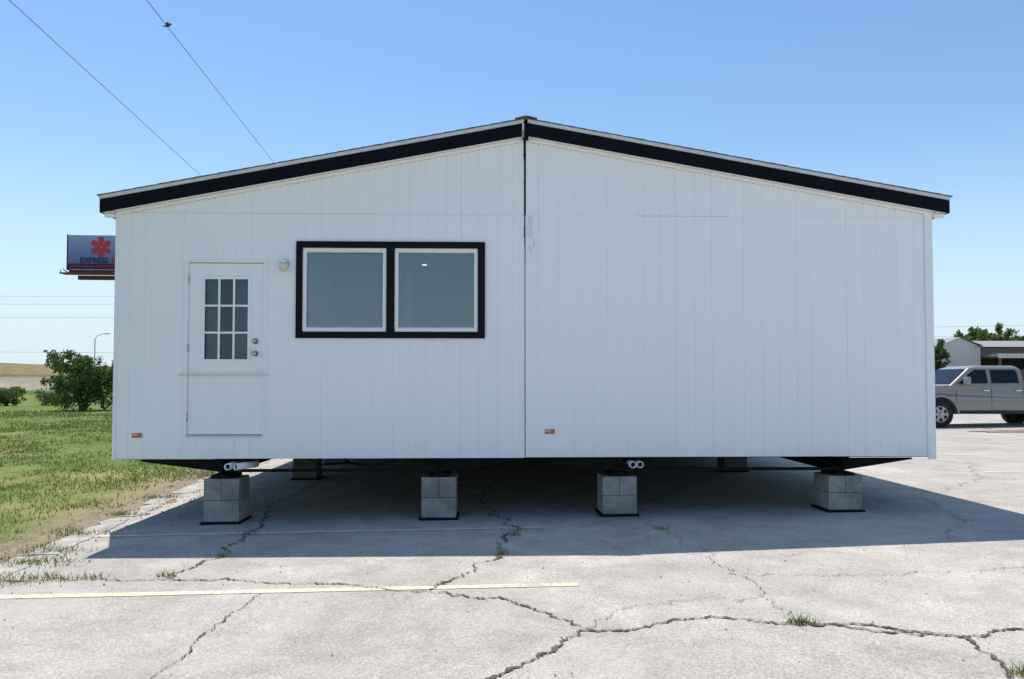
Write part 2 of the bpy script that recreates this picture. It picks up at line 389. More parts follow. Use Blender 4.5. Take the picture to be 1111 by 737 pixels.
box('floor_deck_left',XL+.02,.385,.1,LEN-.01,ZB-.012,ZB+.10,M_belly,H)
box('floor_deck_right',.44,XR-.02,.1,LEN-.01,ZB-.012,ZB+.10,M_belly,H)
Y0=-.11
def slope(name,x0,x1,d0,d1,y0,y1,mat):
    return prism(name,[(x0,zr(x0)-d1),(x1,zr(x1)-d1),(x1,zr(x1)-d0),(x0,zr(x0)-d0)],'y',y0,y1,mat,H)
for s,(a,b) in {'left':(RL,.395),'right':(.44,RR)}.items():
    slope('roof_deck_'+s,a,b,.012,.05,Y0+.02,LEN+.2,M_shing)
    slope('drip_edge_'+s,a,b,.006,.046,Y0-.016,Y0+.018,M_drip)
    slope('rake_fascia_'+s,a,b,.048,.197,Y0,Y0+.02,M_navy)
    slope('rake_trim_'+s,a+.15 if s=='left' else a,b if s=='left' else b-.15,.2,.232,-.03,-.008,M_white)
    slope('rake_soffit_'+s,a,b,.185,.195,Y0+.022,.0,M_white)
for s,(a,b) in {'left':(RL-.02,.42),'right':(.42,RR+.02)}.items():
    n=36
    for i in range(n):
        xa=a+(b-a)*i/n; xb=a+(b-a)*(i+1)/n
        z0,z1=zr(xa),zr(xb); e0,e1=(.007,.003) if s=='left' else (.003,.007)
        prism('shingle_course_%s_%d'%(s,i),[(xa,z0-.005),(xb,z1-.005),(xb,z1+e1),(xa,z0+e0)],'y',Y0-.026+random.uniform(-.004,.004),LEN+.22,M_shing,H)
prism('ridge_cap',[(XS-.13,zr(XS-.13)+.010),(XS,RZ+.011),(XS+.13,zr(XS+.13)+.010),(XS+.13,zr(XS+.13)+.02),(XS,RZ+.028),(XS-.13,zr(XS-.13)+.02)],'y',Y0-.04,LEN+.22,M_shing,H)
box('ridge_end_block',.385,.45,-.09,-.06,4.50,4.70,M_black,H)
box('ridge_wood_shim',.37,.40,-.125,-.112,4.52,4.60,M_wood,H); box('ridge_flashing_bit',.375,.397,-.135,-.127,4.60,4.68,M_drip,H)
for s,x0,x1,zz in (('left',RL,XL-.012,zr(RL)),('right',XR+.012,RR,zr(RR))):
    if s=='left': box('eave_soffit_'+s,x0+.02,x1-.001,Y0+.024,LEN+.1,zz-.19,zz-.18,M_white,H)
    else: box('eave_soffit_'+s,x0+.001,x1-.02,Y0+.024,LEN+.1,zz-.19,zz-.18,M_white,H)
    fx=(x0,x0+.018) if s=='left' else (x1-.018,x1)
    box('eave_fascia_'+s,fx[0],fx[1],Y0+.021,LEN+.1,zz-.198,zz-.055,M_navy,H)
    rx=(x0+.03,x1-.005) if s=='left' else (x0+.005,x1-.03)
    prism('eave_return_'+s,[(rx[0],zz-.235),(rx[1],zz-.235),(rx[1],zz-.20),(rx[0],zz-.20)],'y',-.06,.0,M_white,H)
vv=[];ff=[]
for i in range(150):
    x=-4.1+i*.064
    if x<XR-.1 and abs(x-.42)>.06:
        z=zr(x)-.242; r=.0032; k=len(vv); vv+=[(x-r,-.0025,z-r),(x+r,-.0025,z-r),(x+r,-.0025,z+r),(x-r,-.0025,z+r)]; ff.append((k,k+1,k+2,k+3))
mesh('rake_nail_heads',vv,ff,M_black,H)
a,b,c,d=-2.259,-.0575,2.167,3.30; t=.075
box('window_trim_top',a,b,-.03,.085,d-t,d,M_black,H,.003); box('window_trim_sill',a,b,-.03,.085,c,c+t,M_black,H,.003)
for n,(p,q) in {'l':(a,a+t),'m':(-1.211,-1.115),'r':(b-t-.01,b)}.items(): box('window_trim_'+n,p,q,-.029,.084,c+t,d-t,M_black,H)
for n,(p,q) in {'left':(a+t,-1.211),'right':(-1.115,b-t-.01)}.items():
    z0,z1=c+t,d-t; w=.042
    box('sash_%s_top'%n,p,q,-.012,.05,z1-w,z1,M_white,H,.004); box('sash_%s_bot'%n,p,q,-.012,.05,z0,z0+w,M_white,H,.004)
    box('sash_%s_a'%n,p,p+w,-.011,.049,z0+w,z1-w,M_white,H); box('sash_%s_b'%n,q-w,q,-.011,.049,z0+w,z1-w,M_white,H)
    w2=.012
    box('gasket_%s_top'%n,p+w,q-w,.0,.03,z1-w-w2,z1-w,M_drip,H); box('gasket_%s_bot'%n,p+w,q-w,.0,.03,z0+w,z0+w+w2,M_drip,H)
    mesh('glass_'+n,[(p+w,.032,z0+w),(q-w,.032,z0+w),(q-w,.032,z1-w),(p+w,.032,z1-w)],[(0,1,2,3)],M_glass,H)
a,b,c,d=-3.54,-2.60,1.02,3.083
fw=.036
box('door_frame_l',a,a+fw,-.02,.08,c,d,M_white,H,.003); box('door_frame_r',b-fw,b,-.02,.08,c,d,M_white,H,.003)
box('door_frame_t',a+fw,b-fw,-.02,.08,d-fw,d,M_white,H,.003); box('door_threshold',a+fw,b-fw,-.03,.08,c,c+.02,M_drip,H,.003)
sa,sb,sc0,sd=a+fw+.008,b-fw-.008,c+.028,d-fw-.008; ga,gb,gc,gd=-3.318,-2.81,1.915,2.858
box('door_slab_l',sa,ga,.010,.048,sc0,sd,M_door,H); box('door_slab_r',gb,sb,.010,.048,sc0,sd,M_door,H)
box('door_slab_t',ga,gb,.010,.048,gd,sd,M_door,H); box('door_slab_b',ga,gb,.010,.048,sc0,gc,M_door,H)
m=.028
box('lite_frame_t',ga-m,gb+m,-.008,.009,gd-.006,gd+m,M_door,H,.004); box('lite_frame_b',ga-m,gb+m,-.008,.009,gc-m,gc+.006,M_door,H,.004)
box('lite_frame_l',ga-m,ga+.006,-.0075,.009,gc+.006,gd-.006,M_door,H,.002); box('lite_frame_r',gb-.006,gb+m,-.0075,.009,gc+.006,gd-.006,M_door,H,.002)
for i in (1,2):
    x=ga+(gb-ga)*i/3; box('muntin_v%d'%i,x-.011,x+.011,.0,.018,gc,gd,M_door,H)
    z=gc+(gd-gc)*i/3; box('muntin_h%d'%i,ga,gb,-.002,.017,z-.011,z+.011,M_door,H)
mesh('door_glass_pane',[(ga,.022,gc),(gb,.022,gc),(gb,.022,gd),(ga,.022,gd)],[(0,1,2,3)],M_dglass,H)
M_cur=simple('curtain_grey',(.16,.20,.24),.9)
box('door_curtain_l',ga-.02,ga+.12,.12,.125,gc,gd+.05,M_cur,H); box('door_curtain_r',gb-.20,gb+.02,.12,.125,gc,gd+.05,M_cur,H)
box('door_security_bar',a-.05,b+.035,-.034,-.022,1.728,1.744,M_metal,H)
x=-2.725
for z in (2.13,1.985): tube('knob_rose',[(x,.010,z),(x,-.008,z)],.034,M_metal,H,20)
tube('knob_stem',[(x,-.008,1.985),(x,-.04,1.985)],.012,M_metal,H,12); ball('knob',(x,-.055,1.985),.029,M_metal,H)
tube('deadbolt',[(x,-.008,2.13),(x,-.022,2.13)],.022,M_metal,H,16)
for z in (1.25,2.05,2.85): tube('hinge',[(sa-.003,-.006,z-.045),(sa-.003,-.006,z+.045)],.006,M_metal,H,8)
x,z=-2.386,3.0
tube('porch_lamp_base',[(x,-.001,z+.04),(x,-.03,z+.04)],.055,M_white,H,20)
tube('porch_lamp_arm',[(x,-.03,z+.04),(x,-.09,z+.045)],.02,M_white,H,12)
ball('porch_lamp_globe',(x,-.09,z-.01),.056,M_cream,H,(1,1,1.1))
tube('porch_lamp_cap',[(x,-.09,z+.035),(x,-.09,z+.062)],.052,M_white,H,20,.035)
M_tp=simple('tag_print',(.6,.45,.4),.6,nz=.5,scale=120)
for x,z in ((-4.066,1.04),(.7025,1.076)):
    box('label_tag',x-.058,x+.058,-.006,-.002,z-.027,z+.027,M_tag,H); box('label_tag_text',x-.05,x+.01,-.009,-.007,z-.005,z+.018,M_tp,H)
box('room_floor',XL+.1,.38,.1,5.5,ZB+.11,ZB+.13,M_roomd,H)
box('room_ceiling',XL+.1,.38,.1,5.5,3.45,3.5,M_room,H)
box('room_back',XL+.1,.38,5.5,5.6,ZB+.13,3.45,M_room,H)
box('room_wall_l',XL+.1,XL+.15,.1,5.49,ZB+.13,3.45,M_room,H); box('room_wall_r',.33,.38,.1,5.49,ZB+.13,3.45,M_room,H)
box('room_partition',-2.45,-2.35,.1,2.4,ZB+.13,3.45,M_room,H)
box('room_partition_back',-1.35,-1.25,3.2,5.49,ZB+.13,3.45,M_room,H)
box('room_doorway',-.9,-.15,5.44,5.49,ZB+.13,2.95,simple('dark_doorway',(.12,.13,.14),.8),H)
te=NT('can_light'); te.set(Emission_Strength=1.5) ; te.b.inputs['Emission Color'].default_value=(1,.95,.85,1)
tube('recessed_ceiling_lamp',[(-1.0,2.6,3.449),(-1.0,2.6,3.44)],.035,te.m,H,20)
# chassis
BX=[-3.13,-.60,1.53,4.24]
for i,x in enumerate(BX):
    zb=.575
    box('chassis_beam_bottom_%d'%i,x-.07,x+.07,.10,LEN-.1,zb,zb+.012,M_steel,H); box('chassis_beam_web_%d'%i,x-.006,x+.006,.10,LEN-.1,zb+.0125,.744,M_steel,H)
    box('chassis_beam_top_%d'%i,x-.07,x+.07,.10,LEN-.1,.745,.756,M_steel,H)
for k,y in enumerate([.12]+[2.2+2.4*i for i in range(6)]):
    for n,(x0,x1) in {'ll':(BX[0],XL+.25),'lr':(BX[1],.30),'rl':(BX[2],.55),'rr':(BX[3],XR-.2)}.items():
        s=.02 if x1>x0 else -.02
        prism('outrigger_%s_%d'%(n,k),[(x0+s*.4,.60),(x0+s*.4,.744),(x1,.744),(x1,.728)],'y',y,y+.05,M_steel,H)
    for n,(x0,x1) in {'l':(BX[0]+.01,BX[1]-.01),'r':(BX[2]+.01,BX[3]-.01)}.items():
        box('cross_member_%s_%d'%(n,k),x0,x1,y+.01,y+.05,.598,.632,M_steel,H)
        for q,(xa,xb) in enumerate(((x0+.01,x0+.34),(x1-.01,x1-.34))):
            prism('brace_%s_%d_%d'%(n,k,q),[(xa,.634),(xa+(.05 if xb>xa else -.05),.634),(xb,.743),(xb-(.05 if xb>xa else -.05),.743)],'y',y+.012,y+.045,M_steel,H)
def ring(x,y0,z,x1,y1,z1):
    P0=Vector((x,y0,z)); P1=Vector((x1,y1,z1)); o=tube('pipe',[P0,P1],.040,M_pvc,H,20,cap=False); s=o.modifiers.new('s','SOLIDIFY'); s.thickness=.010
    tube('pipe_core',[P0.lerp(P1,.06),P1],.029,M_black,H,12)
ring(-3.02,-.03,.678,-3.0,.45,.69); ring(-2.93,-.03,.678,-2.76,.22,.69)
ring(1.69,.03,.68,1.69,.5,.68); ring(1.775,.03,.68,1.775,.5,.68)
tube('hanging_wire',[(-2.2,.3,.745),(-2.0,.3,.66),(-1.7,.3,.68),(-1.4,.3,.64),(-1.1,.3,.72)],.008,M_steel,H,6)
M_tire=simple('tire_rubber',(.018,.018,.018),.85)
for x0,x1 in ((BX[0],BX[1]),(BX[2],BX[3])):
    for y in (8.0,8.9,9.8):
        tube('axle',[(x0-.3,y,.42),(x1+.3,y,.42)],.05,M_steel,H,10)
        for xx_ in (x0-.2,x1+.2): tube('axle_tire',[(xx_-.1,y,.42),(xx_+.1,y,.42)],.33,M_tire,H,20)
def pier(x,y,topz,mat):
    g=empty('concrete_block_pier',(x,y,gz(x)+.004)); g.rotation_euler[2]=random.uniform(-.03,.03)
    hgt=topz-gz(x)-.004
    box('base_pad',-.23,.23,-.23,.23,.0,.025,M_black,g,.004)
    n=2; cap=.045 if hgt>.54 else .035; ch=(hgt-.025-cap)/n
    for i in range(n):
        z0=.025+i*ch; j=random.uniform(-.006,.006)
        if i%2==1: sp=[(-.203,-.0015,-.20,.20),(.0015,.203,-.20,.20)]
        else: sp=[(-.202,.202,-.20,-.0015),(-.202,.202,.0015,.20)]
        for q,(a,b,c,d) in enumerate(sp): box('block_%d_%d'%(i,q),a+j,b+j,c,d,z0+.002,z0+ch-.002,mat,g,.006)
    box('cap_shim',-.12,.12,-.19,.19,hgt-cap+.001,hgt-.0015,M_steel,g,.003)
for i,x in enumerate(BX):
    pier(x,.27,.574,M_cmu)
    for y in ((4.2,) if i in (0,3) else ())+(6.6,11.6,14,16.4): pier(x,y,.574,M_cmu_shade)

# ---------------------------------------------------------------- trees
def leaves(name,blobs,n,size,mat,parent,gap=.15,nsc=1.2):
    per=np.array([b[3]**2 for b in blobs]); per=per/per.sum(); P=[]
    while len(P)<n:
        b=blobs[rng.choice(len(blobs),p=per)]
        d=Vector(rng.normal(0,1,3)).normalized(); r=b[3]*(random.random()**.45)*(1+.35*noise.noise(d*2+Vector((b[0],b[1],b[2]))))
        p=Vector(b[:3])+Vector((d.x*r,d.y*r,d.z*r*b[4]))
        if noise.noise(p*nsc)<-gap or p.z<.03: continue
        P.append(p)
    v=[];f=[]
    for p in P:
        a=Vector(rng.normal(0,1,3)).normalized(); c=a.orthogonal().normalized(); e=a.cross(c); s=size*random.uniform(.5,1.3)
        k=len(v); v+=[p-c*s,p+e*s*.5,p+c*s,p-e*s*.5]; f.append((k,k+1,k+2,k+3))
    return mesh(name,v,f,mat,parent)
def tree(name,x,y,h,w,n,size,mat=None,bush=False,seed=1):
    random.seed(seed)
    g=empty(name,(x,y,gz(x)-.02)); bl=[]; wood=simple('bark_'+name,(.10,.075,.055),.95,nz=.4)
    nb=14 if bush else 11
    for i in range(nb):
        a=2*math.pi*i/nb+random.uniform(-.3,.3); rr=w*.5*random.uniform(.3,.8); zz=h*random.uniform(.25 if bush else .5,.80)
        r=w*random.uniform(.10,.19); bl.append((math.cos(a)*rr,math.sin(a)*rr,zz,r,.9))
        p0=Vector((random.uniform(-.15,.15)*(2 if bush else 1),random.uniform(-.15,.15),0)); p1=Vector((math.cos(a)*rr*.3,math.sin(a)*rr*.3,zz*.5)); p2=Vector((math.cos(a)*rr,math.sin(a)*rr,zz))
        tube('limb_%d'%i,[p0,p0.lerp(p1,.5)+Vector((random.uniform(-.08,.08),0,0)),p1,p1.lerp(p2,.5)+Vector((0,0,.1)),p2],w*(.014 if bush else .022),wood,g,7,w*.004)
        for k in range(4):
            q=p2+Vector((random.uniform(-.2,.2)*w,random.uniform(-.2,.2)*w,random.uniform(-.05,.2)*h)); q.z=min(q.z,h*.96); bl.append((q.x,q.y,q.z,w*random.uniform(.04,.08),1.4))
    bl+=[(random.uniform(-.1,.1)*w,0,h*.76,w*.17,.9),(random.uniform(-.2,.2)*w,0,h*.55,w*.24,.9)]
    if bush: bl+=[(-.3*w,-.1,h*.16,w*.15,.9),(.25*w,-.1,h*.18,w*.18,.9),(0,-.3,h*.18,w*.2,.9)]
    else: tube('trunk',[(0,0,0),(.05,0,h*.25),(0,0,h*.6)],w*.045,wood,g,10,w*.02)
    leaves('crown',bl,n,size,mat or M_leaf,g,.16,2.2/w*3)
    return g
tree('mesquite_tree',-27.4,42,4.0,4.6,13000,.10,bush=True,seed=4)
tree('mesquite_tree',-24.4,43,4.1,3.8,9000,.10,bush=True,seed=8)
tree('shrub',-39,52,1.5,2.4,2500,.10,bush=True,seed=5)
tree('shrub',-36.3,54,1.0,2.8,1800,.10,bush=True,seed=6)
tree('oak_tree',33.0,46,4.5,3.4,4500,.15,M_leafd,seed=11)
tree('oak_tree',54.5,70,7.3,7.5,9000,.22,M_leaf,seed=12)
tree('oak_tree',60,75,6.8,7,4000,.25,M_leafd,seed=15)
bl=[]
for i in range(90):
    x=-330+i*7.5+random.uniform(-3,3); bl.append((x,250+random.uniform(-15,15),random.uniform(1,2.5),random.uniform(2.5,4.5),.8))
leaves('distant_tree_row',bl,9000,.9,M_leafd,None,.3,.1)
bl=[(-140+i*2.2+random.uniform(-1,1),98+random.uniform(-3,3),random.uniform(.2,.5),random.uniform(.5,1.0),.8) for i in range(48)]
leaves('hedgerow',bl,6000,.25,M_leaf,None,.2,.3)

def hz(x,y):
    u=(y-104)/34; u=max(0,min(1,u)); s=u*u*(3-2*u)
    e=max(0,min(1,(-40-x)/75)); e=e*e*(3-2*e)
    return gz(-20)-.1+s*e*(6.6+.8*noise.noise(Vector((x*.02,y*.02,0))))+.3*noise.noise(Vector((x*.08,y*.08,2)))*s
t=NT('dry_hill_grass'); p=t.pos(); s=t.n('ShaderNodeSeparateXYZ'); t.l(p,s.inputs[0])
h=t.math('ADD',s.outputs[2],t.math('MULTIPLY',t.noise(.08,5,.65,p),2.6))
mr=t.n('ShaderNodeMapRange'); mr.inputs[1].default_value=1.0; mr.inputs[2].default_value=7.5; t.l(h,mr.inputs[0])
c=t.ramp(mr.outputs[0],[(.10,(.10,.15,.04)),(.18,(.34,.29,.215)),(.40,(.30,.25,.18)),(.47,(.12,.15,.05)),(.58,(.26,.20,.10)),(.9,(.22,.18,.08))]); c=t.mix(.6,c,t.ramp(t.noise(.5,6,.75,p),[(.3,.5),(.7,1.35)]),'MULTIPLY'); t.col(c); t.set(Roughness=1)
t.b.inputs['Specular IOR Level'].default_value=.05
sheet('hill',list(np.linspace(-420,-20,90)),list(np.linspace(100,240,56)),0,t.m,zf=hz)

# ---------------------------------------------------------------- billboard
DZ=-.95
B=empty('billboard',(-43.1,73.1,DZ),.03)
t=NT('billboard_print'); s=t.n('ShaderNodeSeparateXYZ'); t.l(t.pos(),s.inputs[0]); mr=t.n('ShaderNodeMapRange'); mr.inputs[1].default_value=15.5+DZ; mr.inputs[2].default_value=19.0+DZ; t.l(s.outputs[2],mr.inputs[0])
t.col(t.ramp(mr.outputs[0],[(0,(.12,.15,.40)),(.4,(.19,.25,.50)),(1,(.36,.43,.66))])); t.set(Roughness=.5)
M_bb=t.m; M_red=simple('sign_red',(.60,.03,.04),.5,nz=.05); M_bnav=simple('sign_navy',(.015,.015,.07),.5); M_mar=simple('sign_frame_maroon',(.13,.045,.04),.7)
zb,zt=15.0,18.75; x0,x1=-3.1,3.7
box('panel',x0,x1,0,.25,zb+.62,zt,M_bb,B); box('panel_lower_band',x0,x1,-.01,.25,zb,zb+.61,M_bnav,B)
for i,q in enumerate((x0,x1)): box('frame_side_%d'%i,q-.06,q+.06,-.04,.3,zb-.1,zt+.05,M_mar,B)
box('catwalk',x0-.3,x1+.3,-1.0,.2,zb-.62,zb-.5,M_mar,B); box('apron',x0+.2,x1,.0,.2,zb-.48,zb-.05,M_mar,B)
for i in range(7): box('catwalk_post_%d'%i,x0-.2+i*1.1,x0-.14+i*1.1,-.95,-.9,zb-.5,zb-.15,M_mar,B)
for i in range(5): tube('sign_lamp_%d'%i,[(x0+.4+i*1.5,-.1,zb-.5),(x0+.4+i*1.5,-1.3,zb-.35),(x0+.4+i*1.5,-1.5,zb-.15)],.05,M_mar,B,6)
box('lower_beam',x0+1,x1+.8,.3,.7,zb-1.1,zb-.65,M_mar,B)
tube('monopole',[(5.4,.8,.6),(5.4,.8,zb+1.5)],.45,M_mar,B,16); box('torsion_beam',0,5.4,.5,.9,zb+1,zb+1.5,M_mar,B)
lc=(.45,17.45)
for k in range(3):
    a=math.pi/2+k*math.pi/3
    for sg in (0,math.pi):
        c,s=math.cos(a+sg),math.sin(a+sg); pts=[(.12,.06),(.55,.27),(.95,.30),(1.15,.12)]
        poly=[(lc[0]+r*c-w*s,lc[1]+r*s+w*c) for r,w in pts]+[(lc[0]+r*c+w*s,lc[1]+r*s-w*c) for r,w in pts[::-1]]
        prism('logo_petal_%d%d'%(k,int(sg>0)),poly,'y',-.05-.003*k-(.0015 if sg else 0),-.01,M_red,B)
def text(s,x,z,size,mat,parent,y=-.06):
    cu=bpy.data.curves.new(s,'FONT'); cu.body=s; cu.size=size; cu.align_x='CENTER'; cu.extrude=.01; cu.offset=size*.02
    o=bpy.data.objects.new('lettering',cu); link(o,parent); o.location=(x,y,z); o.rotation_euler=(math.pi/2,0,0); cu.materials.append(mat)
text('EXPRESS',-.25,15.72,.80,M_bnav,B); text('ER',2.0,15.72,.80,M_red,B)
text('4171 W VALLEY HILLS BLVD, TEXAS',.2,15.17,.38,M_red,B)

M_wire=simple('wire',(.03,.03,.035),.6); M_pole=simple('wood_pole',(.12,.09,.065),.9,nz=.3)
def wire(name,a,b,sag,r):
    a=Vector(a); b=Vector(b); n=24; return tube(name,[a.lerp(b,i/n)-Vector((0,0,sag*4*(i/n)*(1-i/n))) for i in range(n+1)],r,M_wire,None,6)
def upole(x,y,h,arm,rz=0):
    g=empty('utility_pole',(x,y,gz(x)-.2),rz); tube('shaft',[(0,0,0),(0,0,h+.6)],.16,M_pole,g,12,.11)
    box('crossarm',-arm/2-.15,arm/2+.15,-.06,.06,h-.1,h+.02,M_pole,g)
    for sx in (-arm/2,arm/2): tube('insulator',[(sx,0,h+.02),(sx,0,h+.2)],.05,M_drip,g,8)
    return g
HW=9.15
wire('overhead_wire',(-6.37,-30,HW),(-13.2,50,HW),0.0,.007)
wire('overhead_wire',(-4.59,-30,HW),(-9.39,50,HW),0.0,.007)
upole(-5.48,-30,9.2,1.78,0); upole(-11.3,50,9.2,3.81,0)
for z in (16.2,14.9,12.8): wire('overhead_wire',(-170,112,z),(-20,112,z-.3),.5,.018)
wire('overhead_wire',(-170,112,7.5),(-20,112,6.4),.3,.018)
upole(-20,112,16.4,2); upole(-170,112,16.4,2)
for z in (11.2,9.6): wire('overhead_wire',(-20,112,z),(105,112,z+.4),.8,.018)
upole(105,112,11.3,2)
b=empty('bird',(-6.80,6.9,HW+.035)); b.rotation_euler=(0,0,.5); b.scale=(.62,.62,.62)
o=ball('body',(0,0,0),.05,M_wire,b)
for v_ in o.data.vertices:
    v_.co.x*=1.7*(1 if v_.co.x>0 else 1.2); v_.co.z+= v_.co.x*.4
ball('head',(.08,0,.07),.03,M_wire,b)
tube('beak',[(.1,0,.07),(.135,0,.065)],.009,M_wire,b,6,.001); tube('tail',[(-.07,0,-.03),(-.17,0,-.07)],.022,M_wire,b,6,.012)
tube('leg',[(0,.01,-.03),(0,0,-.055)],.005,M_wire,b,5)
for s in (-1,1): mesh('wing',[(.05,s*.04,.05),(-.02,s*.13,.07),(-.10,s*.06,.01),(-.04,s*.03,.02)],[(0,1,2,3)],M_wire,b)
L=empty('street_lamp',(-57.3,100,-.2)); M_galv=simple('galvanised',(.45,.46,.47),.5,.4)
tube('pole',[(0,0,0),(0,0,8.2)],.10,M_galv,L,10,.06); tube('arm',[(0,0,8.1),(.3,0,8.6),(1.0,0,8.9),(1.5,0,8.95)],.05,M_galv,L,8)
box('lamp_head',1.4,2.1,-.14,.14,8.87,9.0,M_galv,L,.04)

# ---------------------------------------------------------------- metal building (right)
G=empty('metal_warehouse',(36.4,50,gz(36)))
t=NT('corrugated_white_metal'); w=t.n('ShaderNodeTexWave'); w.inputs['Scale'].default_value=1.1; t.l(t.pos(),w.inputs[0]); t.bump(w.outputs[1],.8,.06)
t.col(t.ramp(t.noise(.5,4),[(.3,(.46,.46,.45)),(.7,(.60,.60,.58))])); t.set(Roughness=.5); M_cor=t.m
M_roofm=simple('metal_roof_tan',(.30,.275,.26),.5); M_dark=simple('bay_shade',(.03,.028,.026),.9); M_brn=simple('brown_shed',(.16,.09,.06),.8)
prism('walls',[(0,0),(3.4,0),(3.4,4.2),(1.7,4.9),(0,4.3)],'y',0,16,M_cor,G)
box('walls_main',3.402,24,2.2,16,0,4.2,M_cor,G)
prism('roof_main',[(1.7,4.92),(24.3,4.92),(24.3,5.02),(1.7,5.02)],'y',8.02,10,M_roofm,G)
mesh('roof_slope',[(3.0,-.3,4.15),(24.3,-.3,4.15),(24.3,8,5.1),(1.6,8,5.1)],[(0,1,2,3)],M_roofm,G)
mesh('gable_roof_l',[(-.25,-.2,4.2),(1.7,-.2,4.95),(1.7,16.2,4.95),(-.25,16.2,4.2)],[(0,1,2,3)],M_roofm,G)
mesh('gable_roof_r',[(3.6,-.2,4.22),(1.7,-.2,4.96),(1.7,16.2,4.96),(3.6,16.2,4.22)],[(0,1,2,3)],M_roofm,G)
box('awning',3.8,24,-1.5,2.1,3.35,3.5,M_roofm,G); box('awning_fascia',3.8,24,-1.56,-1.5,3.2,3.55,M_cor,G)
box('bay_shade_sheet',4.2,24,2.1,2.19,0,3.3,M_dark,G)  # dark sheet painted for the shade of the open bay under the awning
for i in range(6): box('awning_post_%d'%i,4+i*3.6,4.15+i*3.6,-1.4,-1.25,0,3.3,M_brn,G)
box('storage_crates',6,9,-.5,1,0,2.3,M_brn,G); box('shutter',1.0,2.5,-.03,-.003,0,2.6,M_roofm,G)
t=simple('gravel_dirt',(.24,.18,.145),1,nz=.5,scale=6)
v=[];n=60
for i in range(n):
    a=2*math.pi*i/n; r=1+.25*noise.noise(Vector((math.cos(a)*2,math.sin(a)*2,0)))+.1*noise.noise(Vector((math.cos(a)*9,math.sin(a)*9,0)))
    x=19+5.2*r*math.cos(a); v.append((x,12.0+.7*r*math.sin(a),gz(x)+.02))
mesh('gravel_patch',v,[tuple(range(n))],t)

# ---------------------------------------------------------------- pickup truck (front faces -X)
T=empty('pickup_truck',(13.0,14.85,gz(14)+.004),.0)
t=NT('silver_car_paint'); t.col((.30,.285,.27)); t.set(Roughness=.42,Metallic=.35); t.b.inputs['Coat Weight'].default_value=.3; t.b.inputs['Coat Roughness'].default_value=.12; M_car=t.m
M_cg=NT('car_glass'); M_cg.col((.010,.012,.014)); M_cg.set(Roughness=.06); M_cg.b.inputs['Specular IOR Level'].default_value=.3; M_cg=M_cg.m
M_rim=simple('alloy_rim',(.40,.40,.41),.4,.7,nz=.05); M_chrome=simple('chrome',(.75,.75,.76),.12,1,nz=.02); M_plas=simple('black_plastic',(.02,.02,.02),.6)
FA,RA=1.0,4.65; zl=.46; WR=.42
def arch(cx,r,z0,n=14):
    a0=math.asin(max(-1,min(1,(z0-WR)/r)))
    return [(cx+r*math.cos(a),WR+r*math.sin(a)) for a in np.linspace(a0,math.pi-a0,n)]
top_=[(.03,.66),(.0,.82),(.0,1.14),(.06,1.23),(.45,1.29),(1.25,1.31),(1.35,1.31),(3.74,1.33),(3.75,1.32),(5.80,1.35),(5.84,1.33),(5.85,.74),(5.80,.64)]
low=[(5.2,.58)]+arch(RA,.54,zl)+[(3.9,zl),(1.75,zl)]+arch(FA,.54,zl)+[(.35,.50)]
o=prism('lower_body',top_+low,'y',-.98,.98,M_car,T)
bm=bmesh.new(); bm.from_mesh(o.data)
for vv in bm.verts:
    if vv.co.z>1.1: vv.co.y*=.955
    if vv.co.x<.3: vv.co.y*=.94
bm.to_mesh(o.data); bm.free()
bv=o.modifiers.new('b','BEVEL'); bv.width=.045; bv.segments=3; bv.limit_method='ANGLE'; bv.angle_limit=math.radians(50)
box('wheel_well_dark',.42,5.3,-.80,.80,.42,.99,M_plas,T)
def gh(zz,xf,xr,hw): return [(xf,-hw,zz),(xr,-hw,zz),(xr,hw,zz),(xf,hw,zz)]
v=gh(1.29,1.32,3.74,.92)+gh(1.86,2.02,3.68,.78)+gh(1.94,2.30,3.52,.68)
f=[(3,2,1,0)]
for k in (0,4):
    for i in range(4): f.append((k+i,k+(i+1)%4,k+4+(i+1)%4,k+4+i))
f.append((8,9,10,11))
o=mesh('cab',v,f,M_car,T); bv=o.modifiers.new('b','BEVEL'); bv.width=.05; bv.segments=3
def hwz(z): return .92+(z-1.29)/(1.86-1.29)*(.78-.92)
def sidewin(name,pts,s):
    v=[(x,s*(hwz(z)+.006),z) for x,z in pts]+[(x,s*(hwz(z)-.02),z) for x,z in pts]; n=len(pts)
    mesh(name,v,[tuple(range(n))]+[(i,(i+1)%n,(i+1)%n+n,i+n) for i in range(n)],M_cg,T)
